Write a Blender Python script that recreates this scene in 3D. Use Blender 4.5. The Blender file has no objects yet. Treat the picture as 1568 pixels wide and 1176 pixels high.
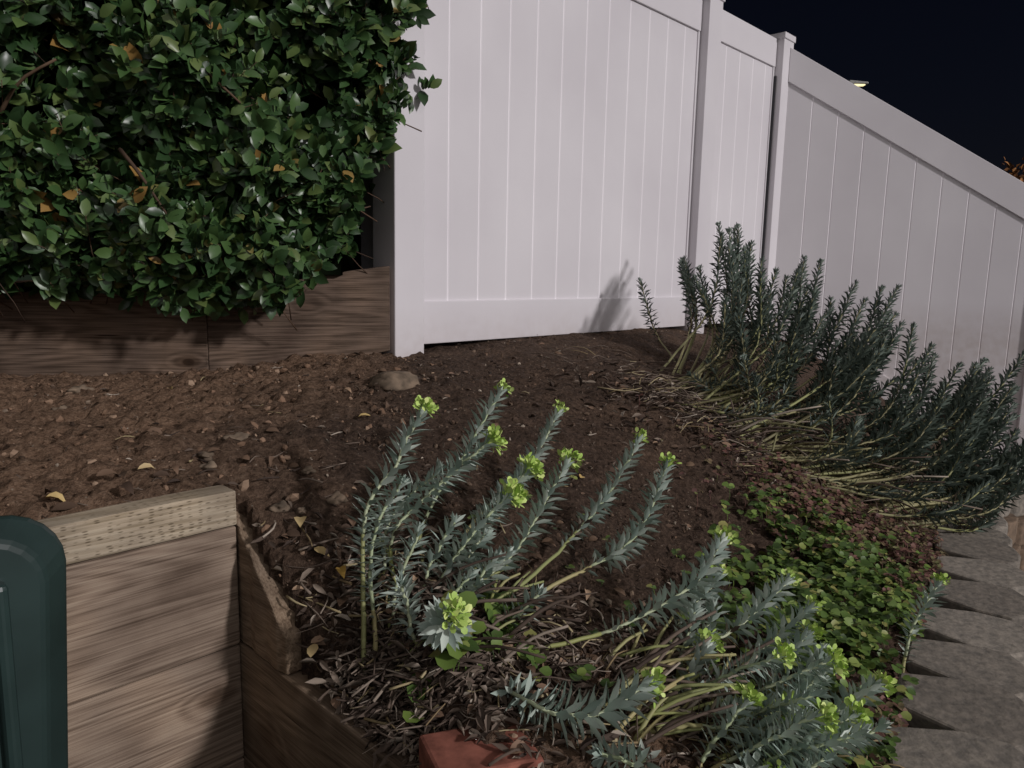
import bpy, bmesh, math, random, numpy as np
from mathutils import Vector, Matrix, noise
rng=np.random.default_rng(7); random.seed(7)
SC=bpy.context.scene
# ------------------------------------------------------------------ camera
cam=bpy.data.cameras.new('camera'); co=bpy.data.objects.new('camera',cam); SC.collection.objects.link(co)
co.rotation_euler=(1.42067,-0.02071,0.00313); cam.lens=25.94; cam.sensor_width=36; cam.clip_start=0.01; cam.clip_end=2000
SC.camera=co
# ------------------------------------------------------------------ materials
def mat(name):
    m=bpy.data.materials.new(name); m.use_nodes=True
    nt=m.node_tree; b=nt.nodes['Principled BSDF']; return m,nt,b
def N(nt,t,**k):
    n=nt.nodes.new(t)
    for a,v in k.items(): setattr(n,a,v)
    return n
def ramp(nt,cols,fac=None):
    r=nt.nodes.new('ShaderNodeValToRGB'); e=r.color_ramp.elements
    while len(e)<len(cols): e.new(.5)
    for k,(p,c) in enumerate(cols): e[k].position=p; e[k].color=(*c,1)
    if fac is not None: nt.links.new(fac,r.inputs[0])
    return r
def island_mat(name,cols,rough=.5,spec=.5,trans=0,bump=0,mottle=0,lo=.45):
    m,nt,b=mat(name)
    g=N(nt,'ShaderNodeNewGeometry'); r=ramp(nt,cols,g.outputs['Random Per Island'])
    out=r.outputs[0]
    if mottle:
        tc=N(nt,'ShaderNodeTexCoord'); nz=N(nt,'ShaderNodeTexNoise'); nz.inputs['Scale'].default_value=mottle; nz.inputs['Detail'].default_value=4
        nt.links.new(tc.outputs['Object'],nz.inputs['Vector'])
        rr=ramp(nt,[(.3,(lo,lo,lo)),(.7,(1.25,1.2,1.15))],nz.outputs[0])
        mx=N(nt,'ShaderNodeMix',data_type='RGBA',blend_type='MULTIPLY'); mx.inputs[0].default_value=1
        nt.links.new(out,mx.inputs[6]); nt.links.new(rr.outputs[0],mx.inputs[7]); out=mx.outputs[2]
        if bump:
            bp=N(nt,'ShaderNodeBump'); bp.inputs['Strength'].default_value=bump; bp.inputs['Distance'].default_value=.004
            nt.links.new(nz.outputs[0],bp.inputs['Height']); nt.links.new(bp.outputs[0],b.inputs['Normal'])
    nt.links.new(out,b.inputs['Base Color'])
    b.inputs['Roughness'].default_value=rough; b.inputs['Specular IOR Level'].default_value=spec
    return m
M_hedge=island_mat('hedge_leaf',[(0,(.022,.050,.018)),(.45,(.040,.090,.030)),(.8,(.075,.145,.042)),(.98,(.13,.18,.055)),(.994,(.34,.20,.06))],.36,.5)
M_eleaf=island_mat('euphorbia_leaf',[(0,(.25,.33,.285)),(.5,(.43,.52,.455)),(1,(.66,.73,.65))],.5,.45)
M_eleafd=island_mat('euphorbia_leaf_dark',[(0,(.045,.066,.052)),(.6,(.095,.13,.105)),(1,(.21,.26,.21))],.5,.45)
M_stem=island_mat('euphorbia_stem',[(0,(.34,.36,.13)),(.5,(.30,.33,.14)),(1,(.48,.40,.20))],.5,.3)
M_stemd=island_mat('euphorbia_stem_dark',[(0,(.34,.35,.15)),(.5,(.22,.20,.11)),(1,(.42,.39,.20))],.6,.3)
M_stemg=island_mat('euphorbia_stem_green',[(0,(.40,.47,.28)),(1,(.52,.56,.38))],.5,.3)
M_flower=island_mat('euphorbia_bract',[(0,(.38,.56,.13)),(.6,(.56,.75,.19)),(1,(.76,.85,.32))],.5,.3)
M_dry=island_mat('dry_twig',[(0,(.05,.035,.028)),(.5,(.135,.10,.078)),(.85,(.27,.215,.17)),(1,(.52,.45,.37))],.8,.2)
M_straw=island_mat('straw_stem',[(0,(.25,.18,.10)),(.5,(.38,.31,.17)),(1,(.52,.44,.27))],.7,.2)
M_fall=island_mat('fallen_leaf_brown',[(0,(.07,.045,.032)),(.5,(.15,.095,.062)),(.85,(.26,.165,.11)),(1,(.46,.32,.21))],.7,.3)
M_fally=island_mat('fallen_leaf_yellow',[(0,(.58,.36,.08)),(.4,(.62,.46,.20)),(1,(.46,.36,.22))],.6,.3)
M_clod=island_mat('soil_clod',[(0,(.055,.037,.027)),(.6,(.12,.08,.056)),(.92,(.20,.145,.105)),(1,(.46,.39,.31))],.95,.1)
M_clodl=island_mat('soil_clod_light',[(0,(.14,.088,.058)),(.6,(.26,.165,.11)),(1,(.38,.27,.19))],.95,.1)
M_rock=island_mat('rock',[(0,(.15,.115,.085)),(1,(.27,.21,.155))],.9,.2,0,.8,35)
M_gc=island_mat('groundcover_leaf',[(0,(.04,.075,.018)),(.5,(.10,.17,.038)),(.85,(.19,.28,.06)),(1,(.32,.30,.10))],.5,.4)
M_gcr=island_mat('groundcover_leaf_red',[(0,(.08,.045,.04)),(.4,(.20,.095,.078)),(.7,(.19,.14,.08)),(1,(.14,.17,.055))],.6,.3)
M_branch=island_mat('hedge_branch',[(0,(.06,.04,.03)),(1,(.15,.095,.06))],.8,.2)
M_blk=island_mat('block_stone',[(0,(.22,.20,.175)),(1,(.31,.285,.25))],.95,.2,0,.7,60,.66)
M_blk2=island_mat('block_stone_lower',[(0,(.20,.15,.11)),(1,(.27,.20,.15))],.95,.2,0,.6,35,.65)
M_orange=island_mat('tree_leaf_orange',[(0,(.08,.035,.02)),(.6,(.20,.085,.03)),(1,(.45,.20,.06))],.6,.3)
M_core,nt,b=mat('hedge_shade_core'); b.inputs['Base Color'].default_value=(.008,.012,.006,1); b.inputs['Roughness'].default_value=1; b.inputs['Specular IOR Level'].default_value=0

def vinyl(name,k):
    m,nt,b=mat(name); tc=N(nt,'ShaderNodeTexCoord'); nz=N(nt,'ShaderNodeTexNoise'); nz.inputs['Scale'].default_value=1.6; nz.inputs['Detail'].default_value=5
    nt.links.new(tc.outputs['Object'],nz.inputs['Vector']); r=ramp(nt,[(.3,(.66*k,.63*k,.66*k)),(.7,(.75*k,.725*k,.75*k))],nz.outputs[0])
    sx=N(nt,'ShaderNodeSeparateXYZ'); nt.links.new(tc.outputs['Object'],sx.inputs[0])
    mr=N(nt,'ShaderNodeMapRange'); mr.inputs[1].default_value=-.34; mr.inputs[2].default_value=-.12; mr.inputs[3].default_value=.6; mr.inputs[4].default_value=0
    nt.links.new(sx.outputs[2],mr.inputs[0])
    n2=N(nt,'ShaderNodeTexNoise'); n2.inputs['Scale'].default_value=22; n2.inputs['Detail'].default_value=6; nt.links.new(tc.outputs['Object'],n2.inputs['Vector'])
    mm=N(nt,'ShaderNodeMath',operation='MULTIPLY'); nt.links.new(mr.outputs[0],mm.inputs[0]); nt.links.new(n2.outputs[0],mm.inputs[1])
    mx=N(nt,'ShaderNodeMix',data_type='RGBA'); nt.links.new(mm.outputs[0],mx.inputs[0]); nt.links.new(r.outputs[0],mx.inputs[6]); mx.inputs[7].default_value=(.35,.27,.22,1)
    nt.links.new(mx.outputs[2],b.inputs['Base Color']); b.inputs['Roughness'].default_value=.5; b.inputs['Specular IOR Level'].default_value=.35
    return m
M_vinyl=vinyl('white_vinyl',1); M_vinylg=vinyl('white_vinyl_groove_highlight',1.28)  # lighter vinyl copy paints the highlight lines along the grooves
def wood(name,c1,c2,c3,dash=False):
    m,nt,b=mat(name); tc=N(nt,'ShaderNodeTexCoord'); oi=N(nt,'ShaderNodeObjectInfo')
    ad=N(nt,'ShaderNodeVectorMath',operation='ADD'); sc=N(nt,'ShaderNodeVectorMath',operation='SCALE'); sc.inputs[3].default_value=9
    cb=N(nt,'ShaderNodeCombineXYZ')
    for k in range(3): nt.links.new(oi.outputs['Random'],cb.inputs[k])
    nt.links.new(cb.outputs[0],sc.inputs[0]); nt.links.new(tc.outputs['Object'],ad.inputs[0]); nt.links.new(sc.outputs[0],ad.inputs[1])
    def mapped(s):
        mp=N(nt,'ShaderNodeMapping'); mp.inputs['Scale'].default_value=s; nt.links.new(ad.outputs[0],mp.inputs[0]); return mp.outputs[0]
    # knots (2D in the face plane) that also bend the rings around them
    vo=N(nt,'ShaderNodeTexVoronoi'); vo.inputs['Scale'].default_value=5.2; nt.links.new(mapped((.75,0,1.3)),vo.inputs['Vector'])
    kr=ramp(nt,[(0,(.16,.13,.11)),(.065,(.26,.21,.17)),(.095,(.75,.70,.66)),(.2,(1,1,1))],vo.outputs['Distance'])
    kb=N(nt,'ShaderNodeMapRange'); kb.inputs[1].default_value=0; kb.inputs[2].default_value=.28; kb.inputs[3].default_value=.12; kb.inputs[4].default_value=0; nt.links.new(vo.outputs['Distance'],kb.inputs[0])
    nz=N(nt,'ShaderNodeTexNoise'); nz.inputs['Scale'].default_value=1.0; nz.inputs['Detail'].default_value=.5; nt.links.new(mapped((1.1,11,11)),nz.inputs['Vector'])
    sm=N(nt,'ShaderNodeMath',operation='ADD'); nt.links.new(nz.outputs[0],sm.inputs[0]); nt.links.new(kb.outputs[0],sm.inputs[1])
    ml=N(nt,'ShaderNodeMath',operation='MULTIPLY'); ml.inputs[1].default_value=95; nt.links.new(sm.outputs[0],ml.inputs[0])
    sn=N(nt,'ShaderNodeMath',operation='SINE'); nt.links.new(ml.outputs[0],sn.inputs[0])
    fi=N(nt,'ShaderNodeTexNoise'); fi.inputs['Scale'].default_value=1; fi.inputs['Detail'].default_value=4; nt.links.new(mapped((5,300,300)),fi.inputs['Vector'])
    a1=N(nt,'ShaderNodeMath',operation='MULTIPLY'); a1.inputs[1].default_value=.09; nt.links.new(sn.outputs[0],a1.inputs[0])
    a2=N(nt,'ShaderNodeMath',operation='ADD'); nt.links.new(a1.outputs[0],a2.inputs[0]); nt.links.new(fi.outputs[0],a2.inputs[1])
    st=N(nt,'ShaderNodeTexNoise'); st.inputs['Scale'].default_value=5; st.inputs['Detail'].default_value=5; nt.links.new(ad.outputs[0],st.inputs['Vector'])
    sr=ramp(nt,[(.3,(.50,.47,.46)),(.5,(.85,.84,.83)),(.68,(1.12,1.08,1.02))],st.outputs[0])
    ck=N(nt,'ShaderNodeTexNoise'); ck.inputs['Scale'].default_value=1; ck.inputs['Detail'].default_value=2; nt.links.new(mapped((2.6,75,75)),ck.inputs['Vector'])
    cr=ramp(nt,[(.27,(.25,.22,.2)),(.31,(1,1,1))],ck.outputs[0])
    r=ramp(nt,[(.28,c1),(.5,c2),(.74,c3)],a2.outputs[0]); out=r.outputs[0]
    for q in (kr,sr,cr):
        m1=N(nt,'ShaderNodeMix',data_type='RGBA',blend_type='MULTIPLY'); m1.inputs[0].default_value=1; nt.links.new(out,m1.inputs[6]); nt.links.new(q.outputs[0],m1.inputs[7]); out=m1.outputs[2]
    h=a2.outputs[0]
    if dash:
        mp4=N(nt,'ShaderNodeMapping'); mp4.inputs['Scale'].default_value=(70,240,240); nt.links.new(tc.outputs['Object'],mp4.inputs[0])
        v2=N(nt,'ShaderNodeTexVoronoi'); v2.inputs['Scale'].default_value=1; v2.inputs['Randomness'].default_value=.35; nt.links.new(mp4.outputs[0],v2.inputs['Vector'])
        dr=ramp(nt,[(.2,(.3,.28,.25)),(.36,(1,1,1))],v2.outputs['Distance'])
        m3=N(nt,'ShaderNodeMix',data_type='RGBA',blend_type='MULTIPLY'); m3.inputs[0].default_value=.8; nt.links.new(out,m3.inputs[6]); nt.links.new(dr.outputs[0],m3.inputs[7]); out=m3.outputs[2]
    nt.links.new(out,b.inputs['Base Color']); b.inputs['Roughness'].default_value=.85; b.inputs['Specular IOR Level'].default_value=.2
    bp=N(nt,'ShaderNodeBump'); bp.inputs['Strength'].default_value=.6; bp.inputs['Distance'].default_value=.003; nt.links.new(h,bp.inputs['Height']); nt.links.new(bp.outputs[0],b.inputs['Normal'])
    return m
M_wood=wood('weathered_plank',(.16,.115,.085),(.31,.235,.18),(.42,.335,.26))
M_woodc=wood('incised_cap',(.32,.26,.18),(.48,.40,.30),(.58,.50,.38),True)
M_woodd=wood('dark_timber',(.075,.052,.038),(.15,.107,.080),(.23,.165,.128))
M_woode=wood('end_timber',(.14,.10,.07),(.23,.17,.12),(.32,.245,.18))
def soil():
    m,nt,b=mat('garden_soil'); tc=N(nt,'ShaderNodeTexCoord'); P=tc.outputs['Object']
    n1=N(nt,'ShaderNodeTexNoise'); n1.inputs['Scale'].default_value=3; n1.inputs['Detail'].default_value=5; n1.inputs['Roughness'].default_value=.65; nt.links.new(P,n1.inputs['Vector'])
    n2=N(nt,'ShaderNodeTexNoise'); n2.inputs['Scale'].default_value=90; n2.inputs['Detail'].default_value=5; n2.inputs['Roughness'].default_value=.75; nt.links.new(P,n2.inputs['Vector'])
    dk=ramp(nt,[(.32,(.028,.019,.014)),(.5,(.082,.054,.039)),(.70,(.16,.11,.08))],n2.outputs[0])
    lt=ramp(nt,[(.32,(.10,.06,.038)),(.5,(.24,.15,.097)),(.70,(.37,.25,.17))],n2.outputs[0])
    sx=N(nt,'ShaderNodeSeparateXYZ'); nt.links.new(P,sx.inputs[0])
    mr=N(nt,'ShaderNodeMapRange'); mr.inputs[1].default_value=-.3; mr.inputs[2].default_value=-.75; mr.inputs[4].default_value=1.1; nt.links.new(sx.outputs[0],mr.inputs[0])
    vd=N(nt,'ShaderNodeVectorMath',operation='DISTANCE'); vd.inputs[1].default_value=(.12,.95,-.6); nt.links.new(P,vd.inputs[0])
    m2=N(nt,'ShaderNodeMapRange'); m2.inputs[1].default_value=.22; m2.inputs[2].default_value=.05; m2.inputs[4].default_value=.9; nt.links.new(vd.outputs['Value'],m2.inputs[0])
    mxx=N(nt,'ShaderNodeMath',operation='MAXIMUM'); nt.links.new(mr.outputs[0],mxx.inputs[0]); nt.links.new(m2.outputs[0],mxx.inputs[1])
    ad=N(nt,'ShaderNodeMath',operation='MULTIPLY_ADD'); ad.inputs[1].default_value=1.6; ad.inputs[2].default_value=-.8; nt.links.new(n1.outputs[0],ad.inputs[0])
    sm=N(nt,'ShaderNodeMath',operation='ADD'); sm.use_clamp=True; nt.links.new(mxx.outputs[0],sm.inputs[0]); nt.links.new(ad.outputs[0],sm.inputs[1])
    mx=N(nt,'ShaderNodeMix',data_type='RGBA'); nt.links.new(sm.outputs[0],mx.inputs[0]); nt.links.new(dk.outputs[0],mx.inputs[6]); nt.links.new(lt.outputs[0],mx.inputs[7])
    vo=N(nt,'ShaderNodeTexVoronoi'); vo.inputs['Scale'].default_value=75; nt.links.new(P,vo.inputs['Vector'])
    cr=ramp(nt,[(.0,(1,1,1)),(.16,(0,0,0))],vo.outputs['Distance'])
    sep=N(nt,'ShaderNodeSeparateColor'); nt.links.new(vo.outputs['Color'],sep.inputs[0])
    gt=N(nt,'ShaderNodeMath',operation='GREATER_THAN'); gt.inputs[1].default_value=.68; nt.links.new(sep.outputs[0],gt.inputs[0])
    mm=N(nt,'ShaderNodeMath',operation='MULTIPLY'); nt.links.new(cr.outputs[0],mm.inputs[0]); nt.links.new(gt.outputs[0],mm.inputs[1])
    m3=N(nt,'ShaderNodeMix',data_type='RGBA'); nt.links.new(mm.outputs[0],m3.inputs[0]); nt.links.new(mx.outputs[2],m3.inputs[6]); m3.inputs[7].default_value=(.46,.39,.30,1)
    nt.links.new(m3.outputs[2],b.inputs['Base Color']); b.inputs['Roughness'].default_value=.95; b.inputs['Specular IOR Level'].default_value=.15
    bp=N(nt,'ShaderNodeBump'); bp.inputs['Strength'].default_value=1; bp.inputs['Distance'].default_value=.014; nt.links.new(n2.outputs[0],bp.inputs['Height']); nt.links.new(bp.outputs[0],b.inputs['Normal'])
    return m
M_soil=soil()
M_low=island_mat('dark_lawn',[(0,(.02,.035,.02)),(1,(.03,.05,.03))],.95,.1,0,.5,8)
def plain(name,c,rough=.5,spec=.4,sc=30,amt=.3,bump=.2):
    m,nt,b=mat(name); tc=N(nt,'ShaderNodeTexCoord'); nz=N(nt,'ShaderNodeTexNoise'); nz.inputs['Scale'].default_value=sc; nz.inputs['Detail'].default_value=5
    nt.links.new(tc.outputs['Object'],nz.inputs['Vector']); c=np.array(c)
    r=ramp(nt,[(.3,tuple(c*(1-amt))),(.7,tuple(c*(1+amt)))],nz.outputs[0]); nt.links.new(r.outputs[0],b.inputs['Base Color'])
    b.inputs['Roughness'].default_value=rough; b.inputs['Specular IOR Level'].default_value=spec
    bp=N(nt,'ShaderNodeBump'); bp.inputs['Strength'].default_value=bump; bp.inputs['Distance'].default_value=.002; nt.links.new(nz.outputs[0],bp.inputs['Height']); nt.links.new(bp.outputs[0],b.inputs['Normal'])
    return m
M_bin=plain('bin_plastic',(.022,.042,.039),.42,.5,14,.25,.1)
M_brick=plain('red_brick',(.28,.105,.075),.9,.2,40,.4,.7)
M_dark=plain('dark_metal',(.03,.03,.035),.5,.4)
# ------------------------------------------------------------------ mesh builder
class MB:
    def __init__(s): s.v=[];s.f=[];s.m=[];s.n=0
    def add(s,v,f,m=0):
        v=np.asarray(v,float).reshape(-1,3)
        s.v.append(v); s.f+= [tuple(int(i)+s.n for i in q) for q in f]; s.m+=(list(m) if hasattr(m,'__len__') else [m]*len(f)); s.n+=len(v)
    def inst(s,tv,tf,pos,A,m=0):
        k=len(tv); n=len(pos)
        if n==0: return
        v=np.einsum('nij,kj->nki',A,tv)+pos[:,None,:]
        base=s.n; s.v.append(v.reshape(-1,3))
        for i in range(n):
            o=base+i*k
            for q in tf: s.f.append(tuple(o+j for j in q))
        s.m+=([m]*len(tf))*n if not hasattr(m,'__len__') else [int(mm) for mm in m for _ in tf]
        s.n+=n*k
    def obj(s,name,mats,parent=None,smooth=True,bevel=0):
        me=bpy.data.meshes.new(name); me.from_pydata(np.concatenate(s.v).tolist(),[],s.f)
        for m in mats: me.materials.append(m)
        me.polygons.foreach_set('material_index',s.m); me.polygons.foreach_set('use_smooth',[smooth]*len(s.f)); me.update()
        o=bpy.data.objects.new(name,me); SC.collection.objects.link(o)
        if parent: o.parent=parent
        if bevel:
            b=o.modifiers.new('bevel','BEVEL'); b.width=bevel; b.segments=2; b.limit_method='ANGLE'; b.harden_normals=False
        return o
def empty(name):
    o=bpy.data.objects.new(name,None); SC.collection.objects.link(o); o.empty_display_size=.1; return o
def frames(d,up):
    d=d/np.linalg.norm(d,axis=1,keepdims=True); x=np.cross(d,up); x/=np.linalg.norm(x,axis=1,keepdims=True)+1e-9; z=np.cross(x,d)
    return np.stack([x,d,z],axis=2)
def tube(mb,pts,rad,m=0,sides=6):
    pts=np.asarray(pts,float); n=len(pts); t=np.gradient(pts,axis=0); t/=np.linalg.norm(t,axis=1,keepdims=True)+1e-9
    up=np.tile([.31,.17,.93],(n,1)); x=np.cross(t,up); x/=np.linalg.norm(x,axis=1,keepdims=True); y=np.cross(t,x)
    a=np.arange(sides)/sides*2*np.pi; rad=np.broadcast_to(rad,(n,))
    v=pts[:,None]+rad[:,None,None]*(x[:,None]*np.cos(a)[None,:,None]+y[:,None]*np.sin(a)[None,:,None])
    f=[(i*sides+j,i*sides+(j+1)%sides,(i+1)*sides+(j+1)%sides,(i+1)*sides+j) for i in range(n-1) for j in range(sides)]
    f.append(tuple(range(sides))[::-1]); f.append(tuple((n-1)*sides+j for j in range(sides)))
    mb.add(v.reshape(-1,3),f,m)
def curve(P,n):
    P=[np.array(p,float) for p in P]
    if len(P)==2: P=[P[0],(P[0]+P[1])/2,P[1]]
    Q=[2*P[0]-P[1]]+P+[2*P[-1]-P[-2]]; out=[]; seg=len(P)-1
    for k in range(n):
        u=k/(n-1)*seg; i=min(int(u),seg-1); t=u-i; a,b_,c,d=Q[i:i+4]
        out.append(.5*((2*b_)+(-a+c)*t+(2*a-5*b_+4*c-d)*t*t+(-a+3*b_-3*c+d)*t**3))
    return np.array(out)
E1=np.array([.695,.719,0]); E2=np.array([-.719,.695,0]); ZZ=np.array([0,0,1.])
def hexa(mb,p0,p1,nrm,t0,t1,z00,z01,z10,z11,m=0):
    p0=np.array([*p0[:2],0.]);p1=np.array([*p1[:2],0.]); v=[]
    for p,zb,zt in((p0,z00,z01),(p1,z10,z11)):
        for tt in(t0,t1):
            for z in(zb,zt): v.append(p+nrm*tt+ZZ*z)
    mb.add(v,[(0,1,3,2),(4,6,7,5),(0,4,5,1),(2,3,7,6),(0,2,6,4),(1,5,7,3)],m)
# ------------------------------------------------------------------ terrain
CP=[(-.37,2.5,-.30),(.0,2.9,-.272),(.3,3.2,-.27),(1.02,3.98,-.30),(1.67,4.66,-.36),(2.98,4.29,-1.15),(2.3,4.35,-.75),(-.42,2.45,-.28),(-1.0,2.3,-.33),(-1.9,2.1,-.34),
(-.9,1.6,-.345),(-.40,1.22,-.355),(-.85,.86,-.36),(-.27,1.05,-.48),(-.15,1.05,-.51),(0,.85,-.58),(0,1.3,-.50),(.55,2.1,-.47),(.3,1.3,-.61),(.55,1.25,-.72),(.85,1.65,-.72),
(1.22,2.2,-.74),(1.2,3.0,-.50),(1.6,2.9,-.8),(2.2,3.4,-1.0),(0,2,-.37),(.5,3,-.31),(3.2,3.4,-1.15),(3.5,4.6,-1.2),(0,5,-.25),(-2.5,3.5,-.3),(-2.6,1,-.4),(.3,.7,-.68),(-1.5,.9,-.37),(.5,1.7,-.6),(.9,2.3,-.6)]
Pc=np.array(CP)
def K(r2): return np.where(r2>1e-12,0.5*r2*np.log(np.maximum(r2,1e-12)),0)
_d=((Pc[:,None,:2]-Pc[None,:,:2])**2).sum(-1); _n=len(Pc)
_A=np.zeros((_n+3,_n+3)); _A[:_n,:_n]=K(_d)+np.eye(_n)*0.004; _A[:_n,_n]=1;_A[:_n,_n+1:]=Pc[:,:2];_A[_n,:_n]=1;_A[_n+1:,:_n]=Pc[:,:2].T
_W=np.linalg.solve(_A,np.concatenate([Pc[:,2],np.zeros(3)]))
P1=np.array([-.438,1.14,0])
def H(x,y):
    x=np.asarray(x,float);y=np.asarray(y,float)
    r2=(x[...,None]-Pc[:,0])**2+(y[...,None]-Pc[:,1])**2
    z=K(r2)@_W[:_n]+_W[_n]+_W[_n+1]*x+_W[_n+2]*y
    s=-((x-P1[0])*E2[0]+(y-P1[1])*E2[1]); d=(x-P1[0])*E1[0]+(y-P1[1])*E1[1]
    top=np.interp(s,[-.3,-.03,0,.06,.15,.20,.25,1.2],[9,9,-.372,-.43,-.52,-.575,-.615,-.66])
    lim=top+np.maximum(d-.03,0)*.9
    return np.where((d>-.1)&(s>-.25),np.minimum(z,lim),z)
def h1(x,y): return float(H(x,y))
IN=curve([(.42,.62,0),(.52,.88,0),(.60,1.06,0),(.84,1.45,0),(1.16,1.92,0),(1.44,2.42,0),(1.80,2.95,0),(2.5,3.3,0),(3.6,3.4,0)],90)
def pip(x,y,poly):
    c=np.zeros(x.shape,bool); n=len(poly)
    for i in range(n):
        x1,y1=poly[i][:2]; x2,y2=poly[(i+1)%n][:2]
        k=((y1>y)!=(y2>y))&(x<(x2-x1)*(y-y1)/(y2-y1+1e-12)+x1); c^=k
    return c
mid_in=[tuple(p[:2]+np.array([.018,-.01])) for p in IN]
cA=P1+E2*.015+E1*.015
poly=[tuple((cA-E1*1.9)[:2]),tuple(cA[:2]),tuple((cA-E2*.95)[:2])]+mid_in+[(3.8,5.2),(3.8,6),(-3,6),(-3,.1)]
def bed():
    ds=.0125; xs=np.arange(-2.6,3.6,ds); ys=np.arange(.25,5.2,ds)
    X,Y=np.meshgrid(xs,ys); inside=pip(X,Y,poly); Z=H(X,Y)
    nx=len(xs); Zf=Z.ravel().copy(); Xf=X.ravel();Yf=Y.ravel()
    for i in np.where(inside.ravel())[0]:
        x,y=Xf[i],Yf[i]; a=1.0 if x>-.3 else 1.6
        q=.012*noise.noise(Vector((x*9,y*9,0)))
        if y<3.6: q+=a*.012*noise.noise(Vector((x*26,y*26,3)))
        if y<2.6: q+=.010*a*noise.noise(Vector((x*58,y*58,7)))
        Zf[i]+=q
    full=inside[:-1,:-1]&inside[1:,:-1]&inside[:-1,1:]&inside[1:,1:]
    jj,ii=np.where(full)
    f=[(int(j*nx+i),int(j*nx+i+1),int((j+1)*nx+i+1),int((j+1)*nx+i)) for j,i in zip(jj,ii)]
    used=np.unique(np.array(f)); mp=-np.ones(len(Zf),int); mp[used]=np.arange(len(used))
    f=[tuple(int(mp[k]) for k in q) for q in f]
    v=np.stack([Xf[used],Yf[used],Zf[used]],1)
    cnt={}
    for q in f:
        for a,b_ in zip(q,q[1:]+q[:1]): cnt[(a,b_)]=1
    bd=[e for e in cnt if (e[1],e[0]) not in cnt]; vs=sorted({i for e in bd for i in e}); mpp={i:len(v)+k for k,i in enumerate(vs)}
    low=v[vs].copy(); low[:,2]=-1.41; v=np.concatenate([v,low]); f+=[(b_,a,mpp[a],mpp[b_]) for a,b_ in bd]
    mb=MB(); mb.add(v,f); return mb.obj('garden_bed_soil',[M_soil])
bed()
mb=MB(); mb.add([(-600,-600,-1.4),(600,-600,-1.4),(600,600,-1.4),(-600,600,-1.4)],[(0,1,2,3)]); mb.obj('ground',[M_low],smooth=False)

# ------------------------------------------------------------------ fence
def panel(mb,p0,p1,nrm,off,zb0,zb1,zt0,zt1,bw=.152):
    p0=np.array([*p0[:2],0.]);p1=np.array([*p1[:2],0.]); L=np.linalg.norm(p1-p0); d=(p1-p0)/L
    g=.0045; dep=.0022; t=bw; ts=[(0,0)]
    while t<L-.02: ts+=[(t-g,0),(t-g*.3,-dep),(t+g*.3,-dep),(t+g,0)]; t+=bw
    ts.append((L,0))
    for sgn in(1,-1):
        v=[];f=[];mi=[]
        for (tt,dp) in ts:
            k=tt/L
            for z in (zb0+(zb1-zb0)*k, zt0+(zt1-zt0)*k): v.append(p0+d*tt+nrm*sgn*(off+dp)+ZZ*z)
        for i in range(len(ts)-1):
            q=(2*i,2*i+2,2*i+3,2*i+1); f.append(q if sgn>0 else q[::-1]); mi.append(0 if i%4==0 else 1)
        mb.add(v,f,mi)
FA=np.array([-.4016,2.59,0])
def onE1(t): return FA+E1*t
def post(mb,c,d,nrm,zb,zt,w=.0635,wn=None):
    wn=w if wn is None else wn
    hexa(mb,c-d*w,c+d*w,nrm,-wn,wn,zb,zt,zb,zt)
    w2=w+.007; w3=wn+.007; hexa(mb,c-d*w2,c+d*w2,nrm,-w3,w3,zt-.012,zt+.022,zt-.012,zt+.022)
    b=[c+d*a*w2+nrm*e*w3+ZZ*(zt+.022) for a,e in((-1,-1),(1,-1),(1,1),(-1,1))]+[c+ZZ*(zt+.04)]
    mb.add(b,[(0,1,4),(1,2,4),(2,3,4),(3,0,4)])
NM=-E2
fence=empty('white_vinyl_fence')
pp=MB(); rr=MB(); po=MB()
tB,tC=1.93,2.77; B=onE1(tB);C=onE1(tC)
D=np.array([3.05,4.28,0]); dCD=(D-C)/np.linalg.norm(D-C); nCD=np.array([dCD[1],-dCD[0],0])
if nCD[1]>0: nCD=-nCD
zt=1.365
for a,b_ in((.0635,tB-.0635),(tB+.0635,tC-.0635)):
    p,q=onE1(a),onE1(b_)
    panel(pp,p,q,NM,.011,-.12,-.12,zt-.1,zt-.1)
    hexa(rr,p,q,NM,-.022,.022,-.262,-.108,-.262,-.108)
    hexa(rr,p,q,NM,-.022,.022,zt-.155,zt,zt-.155,zt)
    hexa(rr,p,p+E1*.02,NM,-.018,.018,-.11,zt-.15,-.11,zt-.15)
    hexa(rr,q-E1*.02,q,NM,-.018,.018,-.11,zt-.15,-.11,zt-.15)
for c_,zb in((FA,-.42),(B,-.4),(C,-.6)): post(po,c_,E1,NM,zb,1.385 if c_ is not C else 1.375)
pts=[(C+dCD*.0635,1.33),(D-dCD*.0635,.49),(D+dCD*.0635,.44),(D+dCD*1.5,-.05)]
for (p,z0),(q,z1) in((pts[0],pts[1]),(pts[2],pts[3])):
    b0=z0-1.66; b1=z1-1.66
    panel(pp,p,q,nCD,.011,b0+.1,b1+.1,z0-.1,z1-.1,.148)
    hexa(rr,p,q,nCD,-.022,.022,b0,b0+.16,b1,b1+.16)
    hexa(rr,p,q,nCD,-.022,.022,z0-.19,z0,z1-.19,z1)
post(po,D,dCD,nCD,-1.5,.50,.0635,.030); post(po,D+dCD*1.56,dCD,nCD,-1.6,.03)
p=FA+E2*.0635; q=FA+E2*1.9
panel(pp,p,q,-E1,.011,-.12,-.12,zt-.1,zt-.1); hexa(rr,p,q,-E1,-.022,.022,-.262,-.108,-.262,-.108); hexa(rr,p,q,-E1,-.022,.022,zt-.155,zt,zt-.155,zt)
post(po,FA+E2*1.96,E2,-E1,-.4,1.385)
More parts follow.
